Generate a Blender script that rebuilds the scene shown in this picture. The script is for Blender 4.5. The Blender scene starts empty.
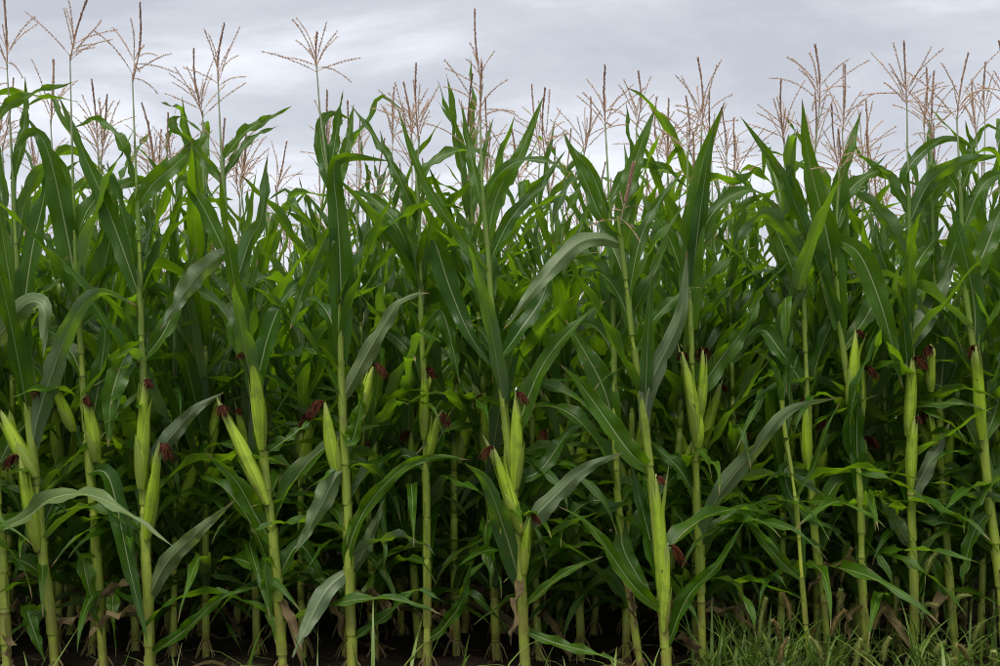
import bpy, math, random
import numpy as np
from mathutils import Vector, Matrix, noise

# ------------------------------------------------------------------ scene, camera, light
sc = bpy.context.scene
COL = sc.collection
CAM_H, FPX, HZ = 0.91, 972.0, 440.0     # eye height, focal length and horizon line in photo pixels
cam_d = bpy.data.cameras.new('camera'); cam = bpy.data.objects.new('camera', cam_d); COL.objects.link(cam)
cam_d.sensor_width = 36.0; cam_d.lens = 36.0 * FPX / 1000.0
cam_d.shift_y = (HZ - 333.0) / 1000.0; cam_d.clip_start = 0.05; cam_d.clip_end = 2000
cam.location = (0, 0, CAM_H); cam.rotation_euler = (math.pi / 2, 0, 0)
sc.camera = cam

SUN_EL, SUN_AZ = 70.0, 205.0        # azimuth measured from +Y (behind the field) towards +X: the light comes from behind the camera
w = bpy.data.worlds.new('World'); sc.world = w; w.use_nodes = True
nt = w.node_tree; nt.nodes.clear(); L = nt.links.new
def wn(t, **k):
    n = nt.nodes.new(t)
    for a, b in k.items(): setattr(n, a, b)
    return n
sky = wn('ShaderNodeTexSky'); sky.sky_type = 'NISHITA'; sky.sun_disc = False
sky.sun_elevation = math.radians(SUN_EL); sky.sun_rotation = math.radians(SUN_AZ)
skys = wn('ShaderNodeVectorMath', operation='SCALE'); skys.inputs['Scale'].default_value = 0.07
L(sky.outputs[0], skys.inputs[0])
tc = wn('ShaderNodeTexCoord')
sep = wn('ShaderNodeSeparateXYZ'); L(tc.outputs['Generated'], sep.inputs[0])
zc = wn('ShaderNodeMath', operation='MAXIMUM'); L(sep.outputs['Z'], zc.inputs[0]); zc.inputs[1].default_value = 0.0
za = wn('ShaderNodeMath', operation='ADD'); L(zc.outputs[0], za.inputs[0]); za.inputs[1].default_value = 0.16
inv = wn('ShaderNodeMath', operation='DIVIDE'); inv.inputs[0].default_value = 1.0; L(za.outputs[0], inv.inputs[1])
proj = wn('ShaderNodeVectorMath', operation='SCALE'); L(tc.outputs['Generated'], proj.inputs[0]); L(inv.outputs[0], proj.inputs['Scale'])
mp = wn('ShaderNodeMapping'); L(proj.outputs[0], mp.inputs[0]); mp.inputs['Scale'].default_value = (0.75, 1.25, 0.0)
mp.inputs['Location'].default_value = (3.1, 1.7, 0.0); mp.inputs['Rotation'].default_value = (0, 0, math.radians(24))
n1 = wn('ShaderNodeTexNoise'); L(mp.outputs[0], n1.inputs['Vector']); n1.inputs['Scale'].default_value = 1.7
n1.inputs['Detail'].default_value = 9; n1.inputs['Roughness'].default_value = 0.58; n1.inputs['Distortion'].default_value = 0.35
cr = wn('ShaderNodeValToRGB'); L(n1.outputs[0], cr.inputs[0])
e = cr.color_ramp.elements
e[0].position = 0.39; e[0].color = (0.285, 0.299, 0.333, 1)
e[1].position = 0.65; e[1].color = (0.484, 0.499, 0.538, 1)
m = cr.color_ramp.elements.new(0.50); m.color = (0.335, 0.350, 0.384, 1)
# thicker air towards the horizon makes the cloud deck paler
hz = wn('ShaderNodeMapRange'); L(sep.outputs['Z'], hz.inputs[0])
hz.inputs[1].default_value = 0.0; hz.inputs[2].default_value = 0.34; hz.inputs[3].default_value = 0.38; hz.inputs[4].default_value = 0.0
mixh = wn('ShaderNodeMix', data_type='RGBA'); L(hz.outputs[0], mixh.inputs[0]); L(cr.outputs[0], mixh.inputs[6]); mixh.inputs[7].default_value = (0.484, 0.499, 0.538, 1)
mixs = wn('ShaderNodeMix', data_type='RGBA'); mixs.inputs[0].default_value = 0.94; L(skys.outputs[0], mixs.inputs[6]); L(mixh.outputs[2], mixs.inputs[7])
bg = wn('ShaderNodeBackground'); bg.inputs[1].default_value = 0.83; L(mixs.outputs[2], bg.inputs[0])
wo = wn('ShaderNodeOutputWorld'); L(bg.outputs[0], wo.inputs[0])

sd = bpy.data.lights.new('sun', 'SUN'); so = bpy.data.objects.new('sun', sd); COL.objects.link(so)
sd.energy = 1.5; sd.angle = math.radians(25); sd.color = (1.0, 0.96, 0.9)
el, az = math.radians(SUN_EL), math.radians(SUN_AZ)
sdir = Vector((math.sin(az) * math.cos(el), math.cos(az) * math.cos(el), math.sin(el)))
so.rotation_euler = (-sdir).to_track_quat('-Z', 'Y').to_euler(); so.location = (0, 0, 20)

sc.view_settings.view_transform = 'Standard'; sc.view_settings.look = 'None'
sc.view_settings.exposure = 1.32; sc.view_settings.gamma = 1.0; sc.view_settings.use_curve_mapping = False
sc.render.engine = 'CYCLES'
sc.cycles.use_denoising = True; sc.cycles.filter_width = 1.0
sc.cycles.max_bounces = 4; sc.cycles.diffuse_bounces = 2; sc.cycles.transmission_bounces = 4; sc.cycles.glossy_bounces = 2
sc.cycles.transparent_max_bounces = 4

# ------------------------------------------------------------------ materials
class MT:
    def __init__(s, name):
        s.m = bpy.data.materials.new(name); s.m.use_nodes = True; s.t = s.m.node_tree; s.t.nodes.clear()
        s.out = s.t.nodes.new('ShaderNodeOutputMaterial')
    def n(s, t, **k):
        n = s.t.nodes.new(t)
        for a, b in k.items(): setattr(n, a, b)
        return n
    def l(s, a, b): s.t.links.new(a, b)
    def val(s, x, sock):
        if isinstance(x, (int, float)): sock.default_value = x
        else: s.l(x, sock)
    def math(s, op, a, b=0.0, clamp=False):
        n = s.n('ShaderNodeMath', operation=op); n.use_clamp = clamp
        s.val(a, n.inputs[0]); s.val(b, n.inputs[1]); return n.outputs[0]
    def mix(s, f, a, b):
        n = s.n('ShaderNodeMix', data_type='RGBA'); s.val(f, n.inputs[0])
        for v, k in ((a, 6), (b, 7)):
            if isinstance(v, tuple): n.inputs[k].default_value = (*v, 1)
            else: s.l(v, n.inputs[k])
        return n.outputs[2]
    def rng(s, x, a, b, c=0.0, d=1.0):
        n = s.n('ShaderNodeMapRange'); s.val(x, n.inputs[0])
        for i, v in enumerate((a, b, c, d)): n.inputs[i + 1].default_value = v
        return n.outputs[0]
    def noise(s, vec, scale, detail=3, rough=0.5):
        n = s.n('ShaderNodeTexNoise'); s.l(vec, n.inputs['Vector']); n.inputs['Scale'].default_value = scale
        n.inputs['Detail'].default_value = detail; n.inputs['Roughness'].default_value = rough; return n.outputs[0]
    def bump(s, h, strength, dist):
        n = s.n('ShaderNodeBump'); n.inputs['Strength'].default_value = strength; n.inputs['Distance'].default_value = dist
        s.l(h, n.inputs['Height']); return n.outputs[0]
    def bsdf(s, col, rough, spec=0.5, nor=None, trans=None, tfac=0.0):
        p = s.n('ShaderNodeBsdfPrincipled')
        if isinstance(col, tuple): p.inputs['Base Color'].default_value = (*col, 1)
        else: s.l(col, p.inputs['Base Color'])
        s.val(rough, p.inputs['Roughness']); s.val(spec, p.inputs['Specular IOR Level'])
        if nor: s.l(nor, p.inputs['Normal'])
        o = p.outputs[0]
        if trans is not None:
            t = s.n('ShaderNodeBsdfTranslucent')
            if isinstance(trans, tuple): t.inputs[0].default_value = (*trans, 1)
            else: s.l(trans, t.inputs[0])
            if nor: s.l(nor, t.inputs['Normal'])
            mx = s.n('ShaderNodeMixShader'); s.val(tfac, mx.inputs[0]); s.l(o, mx.inputs[1]); s.l(t.outputs[0], mx.inputs[2]); o = mx.outputs[0]
        s.l(o, s.out.inputs[0]); return s.m

def leaf_material(name, dark, light, under, trans, dry=0.06):
    M = MT(name)
    uv = M.n('ShaderNodeUVMap'); uv.uv_map = 'UVMap'
    sp = M.n('ShaderNodeSeparateXYZ'); M.l(uv.outputs[0], sp.inputs[0]); u, v = sp.outputs[0], sp.outputs[1]
    oi = M.n('ShaderNodeObjectInfo'); rnd = oi.outputs['Random']
    tcn = M.n('ShaderNodeTexCoord'); obj = tcn.outputs['Object']
    d = M.math('ABSOLUTE', M.math('MULTIPLY', M.math('SUBTRACT', u, 0.5), 2.0))
    big = M.noise(obj, 7.0, 1)
    f = M.math('ADD', M.math('MULTIPLY', rnd, 0.55), M.math('MULTIPLY', big, 0.5), True)
    top = M.mix(f, dark, light)
    # parallel veins
    mpv = M.n('ShaderNodeMapping'); M.l(uv.outputs[0], mpv.inputs[0]); mpv.inputs['Scale'].default_value = (34, 1.2, 1)
    vein = M.noise(mpv.outputs[0], 1.0, 2)
    vv = vein
    col = M.mix(M.rng(M.n('ShaderNodeNewGeometry').outputs['Backfacing'], 0, 1), top, M.mix(M.math('POWER', M.math('FRACT', M.math('MULTIPLY', rnd, 7.31)), 2.2), under, (0.17, 0.23, 0.13)))
    vs = M.rng(vv, 0.35, 0.65, 0.78, 1.25)
    hs = M.n('ShaderNodeHueSaturation'); M.l(col, hs.inputs['Color']); M.l(vs, hs.inputs['Value']); col = hs.outputs[0]
    # small pale and brown flecks
    nz = M.noise(obj, 24, 3, 0.68)
    fl = M.rng(nz, 0.665, 0.70)
    col = M.mix(M.math('MULTIPLY', fl, 0.6), col, (0.17, 0.16, 0.06))
    # midrib
    wid = M.math('SUBTRACT', 0.048, M.math('MULTIPLY', v, 0.02))
    rib = M.math('SUBTRACT', 1.0, M.rng(M.math('SUBTRACT', d, wid), -0.02, 0.03), True)
    rib = M.math('MULTIPLY', rib, M.rng(v, 0.70, 1.0, 1.0, 0.2))
    col = M.mix(M.math('MULTIPLY', rib, 0.85), col, (0.40, 0.46, 0.22))
    # dry margin and tip
    tipd = M.math('ADD', v, M.math('MULTIPLY', M.math('SUBTRACT', nz, 0.5), 0.16))
    tm = M.math('MULTIPLY', M.rng(tipd, 0.93, 0.975), M.rng(rnd, 0.25, 0.35))
    em = M.math('MULTIPLY', M.rng(M.math('ADD', d, M.math('MULTIPLY', M.math('SUBTRACT', nz, 0.5), 0.55)), 0.98, 1.06), M.rng(rnd, 0.55, 0.70))
    dm = M.math('MAXIMUM', tm, em)
    col = M.mix(dm, col, (0.30, 0.22, 0.10))
    trc = M.mix(dm, M.mix(rnd, trans, tuple(c * 1.25 for c in trans)), (0.2, 0.13, 0.05))
    trc = M.mix(M.math('MULTIPLY', rib, 0.4), trc, (0.16, 0.22, 0.05))
    nor = M.bump(vein, 0.5, 0.004)
    rough = M.rng(big, 0.3, 0.7, 0.27, 0.42)
    return M.bsdf(col, rough, 0.30, nor, trc, 0.34)

MAT = {}
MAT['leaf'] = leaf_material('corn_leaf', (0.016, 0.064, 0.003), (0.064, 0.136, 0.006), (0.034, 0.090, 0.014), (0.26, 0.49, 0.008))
MAT['pale'] = leaf_material('pale_and_skylit_leaf', (0.13, 0.20, 0.065), (0.20, 0.27, 0.10), (0.15, 0.21, 0.09), (0.28, 0.42, 0.05))  # pale underside tone; on the 'p' leaf it paints in top-lit sky brightness
def dry_mat():
    M = MT('dry_leaf'); tcn = M.n('ShaderNodeTexCoord'); o = tcn.outputs['Object']; oi = M.n('ShaderNodeObjectInfo')
    c = M.mix(M.rng(M.noise(o, 14, 4, 0.6), 0.35, 0.65), (0.060, 0.040, 0.018), (0.20, 0.145, 0.06))
    c = M.mix(M.math('MULTIPLY', oi.outputs['Random'], 0.5), c, (0.13, 0.10, 0.05))
    return M.bsdf(c, 0.75, 0.2, M.bump(M.noise(o, 80, 3), 0.5, 0.003), (0.2, 0.14, 0.06), 0.25)
MAT['dry'] = dry_mat()
def stalk_mat(name, base, top, sheathy=False):
    M = MT(name)
    uv = M.n('ShaderNodeUVMap'); uv.uv_map = 'UVMap'
    sp = M.n('ShaderNodeSeparateXYZ'); M.l(uv.outputs[0], sp.inputs[0]); u, v = sp.outputs[0], sp.outputs[1]
    tcn = M.n('ShaderNodeTexCoord'); o = tcn.outputs['Object']; so_ = M.n('ShaderNodeSeparateXYZ'); M.l(o, so_.inputs[0]); z = so_.outputs[2]
    oi = M.n('ShaderNodeObjectInfo'); rnd = oi.outputs['Random']
    c = M.mix(M.rng(z, 0.3, 2.0), base, top)
    c = M.mix(M.math('MULTIPLY', rnd, 0.35), c, (0.16, 0.24, 0.05))
    mpv = M.n('ShaderNodeMapping'); M.l(uv.outputs[0], mpv.inputs[0]); mpv.inputs['Scale'].default_value = (22, 0.7, 1)
    st = M.noise(mpv.outputs[0], 1.0, 3)
    hs = M.n('ShaderNodeHueSaturation'); M.l(c, hs.inputs['Color']); M.l(M.rng(st, 0.3, 0.7, 0.78, 1.22), hs.inputs['Value']); c = hs.outputs[0]
    blot = M.rng(M.noise(o, 16, 4, 0.65), 0.55, 0.72)
    c = M.mix(M.math('MULTIPLY', blot, 0.6), c, (0.17, 0.16, 0.05))
    spots = M.rng(M.noise(o, 55, 2, 0.6), 0.70, 0.74)
    c = M.mix(M.math('MULTIPLY', spots, 0.7), c, (0.10, 0.07, 0.03))
    fr = M.math('FRACT', v)
    band = M.math('MAXIMUM', M.rng(fr, 0.0, 0.035, 1, 0), M.rng(fr, 0.96, 0.995))
    c = M.mix(M.math('MULTIPLY', band, 0.8), c, (0.10, 0.095, 0.03))
    low = M.math('MULTIPLY', M.rng(z, 0.08, 0.45, 1, 0), M.rng(M.noise(o, 9, 3), 0.35, 0.6))
    c = M.mix(M.math('MULTIPLY', low, 0.8), c, (0.24, 0.15, 0.07))
    c = M.mix(M.rng(z, 1.85, 2.15), c, (0.34, 0.38, 0.22))
    nor = M.bump(st, 0.35, 0.003)
    return M.bsdf(c, 0.42, 0.4, nor, (0.2, 0.32, 0.04), 0.08)
MAT['stalk'] = stalk_mat('corn_stalk', (0.48, 0.56, 0.07), (0.17, 0.30, 0.03))
MAT['sheath'] = stalk_mat('leaf_sheath', (0.38, 0.46, 0.055), (0.09, 0.20, 0.018))
def husk_mat():
    M = MT('ear_husk')
    uv = M.n('ShaderNodeUVMap'); uv.uv_map = 'UVMap'
    sp = M.n('ShaderNodeSeparateXYZ'); M.l(uv.outputs[0], sp.inputs[0]); v = sp.outputs[1]
    tcn = M.n('ShaderNodeTexCoord'); o = tcn.outputs['Object']; oi = M.n('ShaderNodeObjectInfo'); rnd = oi.outputs['Random']
    mpv = M.n('ShaderNodeMapping'); M.l(uv.outputs[0], mpv.inputs[0]); mpv.inputs['Scale'].default_value = (26, 0.8, 1)
    st = M.noise(mpv.outputs[0], 1.0, 3)
    c = M.mix(rnd, (0.34, 0.52, 0.025), (0.47, 0.63, 0.06))
    c = M.mix(M.rng(v, 0.75, 1.0), c, (0.40, 0.44, 0.15))
    hs = M.n('ShaderNodeHueSaturation'); M.l(c, hs.inputs['Color']); M.l(M.rng(st, 0.3, 0.7, 0.62, 1.22), hs.inputs['Value']); c = hs.outputs[0]
    c = M.mix(M.math('MULTIPLY', M.rng(M.noise(o, 18, 4, 0.6), 0.5, 0.7), 0.6), c, (0.15, 0.24, 0.035))
    c = M.mix(M.rng(M.noise(o, 48, 2, 0.6), 0.71, 0.75), c, (0.09, 0.07, 0.02))
    nor = M.bump(st, 0.5, 0.004)
    return M.bsdf(c, 0.6, 0.2, nor, (0.25, 0.38, 0.04), 0.12)
MAT['husk'] = husk_mat()
def simple(name, a, b, scale, rough, spec=0.3, trans=None, tf=0.0, bump=0.0):
    M = MT(name); tcn = M.n('ShaderNodeTexCoord'); o = tcn.outputs['Object']; oi = M.n('ShaderNodeObjectInfo')
    f = M.math('ADD', M.math('MULTIPLY', oi.outputs['Random'], 0.5), M.math('MULTIPLY', M.rng(M.noise(o, scale, 3), 0.3, 0.7), 0.5))
    c = M.mix(f, a, b)
    return M.bsdf(c, rough, spec, M.bump(M.noise(o, scale * 4, 2), bump, 0.004) if bump else None, trans, tf)
MAT['silk'] = simple('corn_silk', (0.030, 0.009, 0.005), (0.115, 0.036, 0.016), 40, 0.7, 0.08)
MAT['tassel'] = simple('tassel_branch', (0.62, 0.46, 0.36), (0.84, 0.70, 0.54), 25, 0.75, 0.1, (0.85, 0.66, 0.5), 0.5)
MAT['spike'] = simple('tassel_spike', (0.32, 0.17, 0.12), (0.62, 0.43, 0.29), 25, 0.75, 0.2, (0.45, 0.25, 0.15), 0.3)
MAT['rachis'] = simple('tassel_stem', (0.20, 0.26, 0.09), (0.30, 0.32, 0.14), 20, 0.5)
MAT['root'] = simple('brace_root', (0.16, 0.10, 0.05), (0.26, 0.22, 0.08), 20, 0.7)
MAT['grass'] = simple('grass_blade', (0.06, 0.14, 0.015), (0.22, 0.29, 0.06), 6, 0.5, 0.4, (0.14, 0.28, 0.03), 0.3)
MAT['foxtail'] = simple('foxtail_head', (0.34, 0.42, 0.10), (0.52, 0.52, 0.20), 14, 0.8, 0.2, (0.3, 0.35, 0.08), 0.3)
MAT['foxtail_ripe'] = simple('foxtail_head_ripe', (0.32, 0.25, 0.09), (0.46, 0.37, 0.16), 14, 0.8, 0.2, (0.3, 0.22, 0.08), 0.3)
def soil_mat():
    M = MT('soil'); tcn = M.n('ShaderNodeTexCoord'); o = tcn.outputs['Object']
    a = M.noise(o, 9, 6, 0.65); b = M.noise(o, 45, 4, 0.6)
    c = M.mix(M.rng(a, 0.3, 0.7), (0.016, 0.011, 0.007), (0.050, 0.034, 0.021))
    c = M.mix(M.math('MULTIPLY', M.rng(b, 0.55, 0.75), 0.5), c, (0.09, 0.07, 0.045))
    return M.bsdf(c, 0.95, 0.1, M.bump(M.math('ADD', a, M.math('MULTIPLY', b, 0.5)), 0.9, 0.03))
MAT['soil'] = soil_mat()

# ------------------------------------------------------------------ mesh helpers
def new_mesh(name, verts, faces, uvs=None, mats=('leaf',), fmat=None, smooth=True):
    me = bpy.data.meshes.new(name)
    me.from_pydata([tuple(v) for v in verts], [], faces)
    if uvs is not None:
        ul = me.uv_layers.new(name='UVMap')
        vi = np.empty(len(me.loops), dtype=np.int32); me.loops.foreach_get('vertex_index', vi)
        ul.data.foreach_set('uv', np.asarray(uvs, dtype=np.float32)[vi].ravel())
    for m_ in mats: me.materials.append(MAT[m_])
    if fmat is not None: me.polygons.foreach_set('material_index', np.asarray(fmat, dtype=np.int32))
    if smooth: me.polygons.foreach_set('use_smooth', np.ones(len(me.polygons), dtype=bool))
    me.update(); return me
def add(name, me, parent=None, loc=None):
    o = bpy.data.objects.new(name, me); COL.objects.link(o); o.parent = parent
    if loc is not None: o.location = loc
    return o
def empty(name, loc, label, cat, group=None):
    o = bpy.data.objects.new(name, None); COL.objects.link(o); o.location = loc; o.empty_display_size = 0.1
    o['label'] = label; o['category'] = cat
    if group: o['group'] = group
    return o
def catmull(pts, n):
    pts = [Vector(p) for p in pts]
    if len(pts) == 2: pts = [pts[0], pts[0].lerp(pts[1], 0.5), pts[1]]
    q = [pts[0] * 2 - pts[1]] + pts + [pts[-1] * 2 - pts[-2]]
    out = []
    for i in range(1, len(q) - 2):
        a, b, c, d = q[i - 1:i + 3]
        for k in range(24):
            t = k / 24
            out.append(0.5 * ((2 * b) + (c - a) * t + (2 * a - 5 * b + 4 * c - d) * t * t + (3 * b - a - 3 * c + d) * t ** 3))
    out.append(pts[-1])
    s = [0.0]
    for i in range(1, len(out)): s.append(s[-1] + (out[i] - out[i - 1]).length)
    res = []; j = 0
    for k in range(n):
        t = s[-1] * k / (n - 1)
        while j < len(s) - 2 and s[j + 1] < t: j += 1
        f = (t - s[j]) / max(1e-9, s[j + 1] - s[j])
        res.append(out[j].lerp(out[j + 1], min(1, max(0, f))))
    return res, s[-1]
def tangents(c):
    return [(c[min(i + 1, len(c) - 1)] - c[max(i - 1, 0)]).normalized() for i in range(len(c))]

COLS = (-1.0, -0.62, -0.28, -0.065, 0.065, 0.28, 0.62, 1.0)
def wprof(t):
    if t < 0.30: a = 0.52 + 0.48 * math.sin(t / 0.30 * math.pi / 2)
    else: a = max(0.0, 1 - ((t - 0.30) / 0.70) ** 1.55) ** 1.0
    return max(a, 0.012)
def leaf_mesh(cl, wd, width, rng, fold0=0.5, fold1=0.12, wave=1.0, mat='leaf'):
    """cl: centreline samples, wd: unit width direction for every sample (upper side = wd x tangent)."""
    n = len(cl); T = tangents(cl); V = []; UV = []; F = []
    ph = [rng.uniform(0, 6.28) for _ in range(4)]; fr = [rng.uniform(2.2, 4.2) for _ in range(2)]
    tears = [(rng.uniform(0.25, 0.9), rng.choice((0, 1)), rng.uniform(0.010, 0.028), rng.uniform(.25, .75)) for _ in range(rng.choice((0, 0, 1, 1, 2, 3)))]
    for i in range(n):
        t = i / (n - 1); Wd = wd[i]; N = Wd.cross(T[i]).normalized()
        hw = width * 0.5 * wprof(t)
        fold = fold0 * (1 - t) ** 1.4 + fold1
        env = min(1, t * 4) * min(1, (1 - t) * 3.5)
        for s in COLS:
            k = 0 if s < 0 else 1; a = abs(s)
            wv = wave * 0.013 * env * a ** 1.8 * math.sin(6.28 * fr[k] * t + ph[k]) + wave * 0.004 * env * a * a * math.sin(6.28 * (fr[k] * 2.7) * t + ph[k + 2])
            lift = hw * (a ** 1.15) * math.sin(fold) + wv
            ss = s
            if a > 0.5:
                for tt, tk_, tw_, td in tears:
                    if k == tk_: ss *= 1 - td * math.exp(-((t - tt) / tw_) ** 2) * (a - .3)
            rib = -0.0025 * (1 - t) if a < 0.1 else 0
            V.append(cl[i] + Wd * (ss * hw * math.cos(fold)) + N * (lift + rib)); UV.append(((s + 1) / 2, t))
    nc = len(COLS)
    for i in range(n - 1):
        for j in range(nc - 1):
            a = i * nc + j; F.append((a, a + 1, a + nc + 1, a + nc))
    return new_mesh('leaf', V, F, UV, (mat,))

def natural_leaf(base, az, length, th0, th1, p, width, rng, twist=0.0, swirl=0.0, n=22, wave=1.0, kink=None, mat='leaf'):
    """a leaf that leaves the stalk at elevation th0 and bends to th1 at its tip"""
    c = [Vector(base)]; a = az; wd = []
    for i in range(n):
        t = i / (n - 1)
        th = th0 + (th1 - th0) * t ** p
        if kink:
            g_ = min(1, max(0, (t - kink) / .07)); th = (th0 - .22 * t) * (1 - g_) + (th1 - 0.35 * (t - kink)) * g_
        a = az + swirl * t * t
        d = Vector((math.cos(a) * math.cos(th), math.sin(a) * math.cos(th), math.sin(th)))
        h = Vector((math.sin(a), -math.cos(a), 0))          # horizontal across the blade
        r = twist * max(0, t - 0.08)
        wd.append((Matrix.Rotation(r, 3, d) @ h).normalized())
        if i < n - 1: c.append(c[-1] + d * (length / (n - 1)))
    T = tangents(c)
    wd = [(w_ - T[i] * w_.dot(T[i])).normalized() for i, w_ in enumerate(wd)]
    if wd[2].cross(T[2]).z < 0 and th0 < 1.57: wd = [-x for x in wd]
    return leaf_mesh(c, wd, width, rng, wave=wave, mat=mat)

def tube(path, radii, sides, vs=None, uvv=None):
    V, F, UV = [], [], []
    T = tangents(path); up = Vector((1, 0, 0))
    for i, p in enumerate(path):
        b = T[i].cross(up).normalized(); a = b.cross(T[i]).normalized()
        for k in range(sides):
            an = 2 * math.pi * k / sides
            V.append(p + (a * math.cos(an) + b * math.sin(an)) * radii[i]); UV.append((k / sides, uvv[i] if uvv else i / (len(path) - 1)))
    for i in range(len(path) - 1):
        for k in range(sides):
            F.append((i * sides + k, i * sides + (k + 1) % sides, (i + 1) * sides + (k + 1) % sides, (i + 1) * sides + k))
    F.append(tuple(range(sides))[::-1]); F.append(tuple(range((len(path) - 1) * sides, len(path) * sides)))
    return V, F, UV

def rstalk(z, k=1.0):
    zz = (0, 0.15, 0.9, 1.4, 1.8, 2.1, 2.3, 3.0); rr = (0.0215, 0.0200, 0.0155, 0.0100, 0.0074, 0.0042, 0.0027, 0.0022)
    return float(np.interp(z, zz, rr)) * k

class Stalk:
    """centre line given by points; answers positions by height"""
    def __init__(s, pts, k=1.0, tip=False):
        s.tip = tip
        s.c, s.len = catmull(pts, 90); s.k = k; s.z = [p.z for p in s.c]
    def at(s, z):
        x = np.interp(z, s.z, [p.x for p in s.c]); y = np.interp(z, s.z, [p.y for p in s.c]); return Vector((x, y, z))
    def mesh(s, nodes, sides=10, sheath=False, roots=None):
        V, F, UV, FM = [], [], [], []
        zs, rs, vv = [], [], []
        top = s.z[-1]; nd = [-0.06] + list(nodes) + [top]
        for i in range(len(nd) - 1):
            a, b = nd[i], nd[i + 1]
            for f, g in ((0.0, 1.09), (0.035, 1.12), (0.08, 1.0), (0.5, 0.96), (0.93, 0.99), (0.975, 1.08)):
                zs.append(a + (b - a) * f); rs.append(rstalk(max(0, zs[-1]), s.k) * (g if zs[-1] < 2.05 else 1)); vv.append(i + f)
        zs.append(top); rs.append(rstalk(top, s.k)); vv.append(len(nd) - 1.001)
        if s.tip: rs = [r * min(1, max(.12, (top - z) / .4)) for r, z in zip(rs, zs)]      # a shoot that ends in its own leaves
        V, F, UV = tube([s.at(z) for z in zs], rs, sides, None, vv)
        FM = [0] * len(F)
        if sheath:
            for i in range(1, len(nd) - 2):
                a, b = nd[i], nd[i + 1]; h = (b - a) * 0.86
                zz = [a + h * f for f in (0, 0.3, 0.7, 1)]
                v2, f2, u2 = tube([s.at(z) for z in zz], [rstalk(z, s.k) * 1.04 + 0.0012 for z in zz], sides)
                o = len(V); V += v2; UV += u2; F += [tuple(x + o for x in f) for f in f2]; FM += [1] * len(f2)
        if roots:
            for q in range(7):
                a = q * .9 + roots.uniform(-.3, .3); p0 = s.at(.05 + roots.uniform(0, .04)); ro = rstalk(0, s.k)
                pp = [p0 + Vector((math.cos(a), math.sin(a), 0)) * (ro * .8 + f * .05) + Vector((0, 0, -.13 * f ** 1.4)) for f in (0, .35, .7, 1)]
                v2, f2, u2 = tube(pp, [.0035, .0033, .003, .0025], 4); o = len(V); V += v2; UV += u2; F += [tuple(x + o for x in f) for f in f2]; FM += [2] * len(f2)
        return new_mesh('stalk', V, F, UV, ('stalk', 'sheath', 'root'), FM)

def sheath_mesh(st, z0, z1, az):
    sides = 11; V, F, UV = [], [], []
    lv = (0, 0.25, 0.6, 0.88, 1.0)
    for i, f in enumerate(lv):
        z = z0 + (z1 - z0) * f; c = st.at(z); r = rstalk(z, st.k) * 1.07 + 0.0025
        for k in range(sides):
            an = az + math.pi + 0.14 + (2 * math.pi - 0.28) * k / (sides - 1)      # open slit opposite the blade
            rr = r + (0.006 * f ** 6 * max(0, math.cos(an - az)))
            V.append(c + Vector((math.cos(an) * rr, math.sin(an) * rr, 0.012 * f ** 4 * math.cos(an - az)))); UV.append((k / sides, 0.05 + 0.9 * f))
    for i in range(len(lv) - 1):
        for k in range(sides - 1):
            F.append((i * sides + k, i * sides + k + 1, (i + 1) * sides + k + 1, (i + 1) * sides + k))
    return new_mesh('sheath', V, F, UV, ('sheath',))

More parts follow.
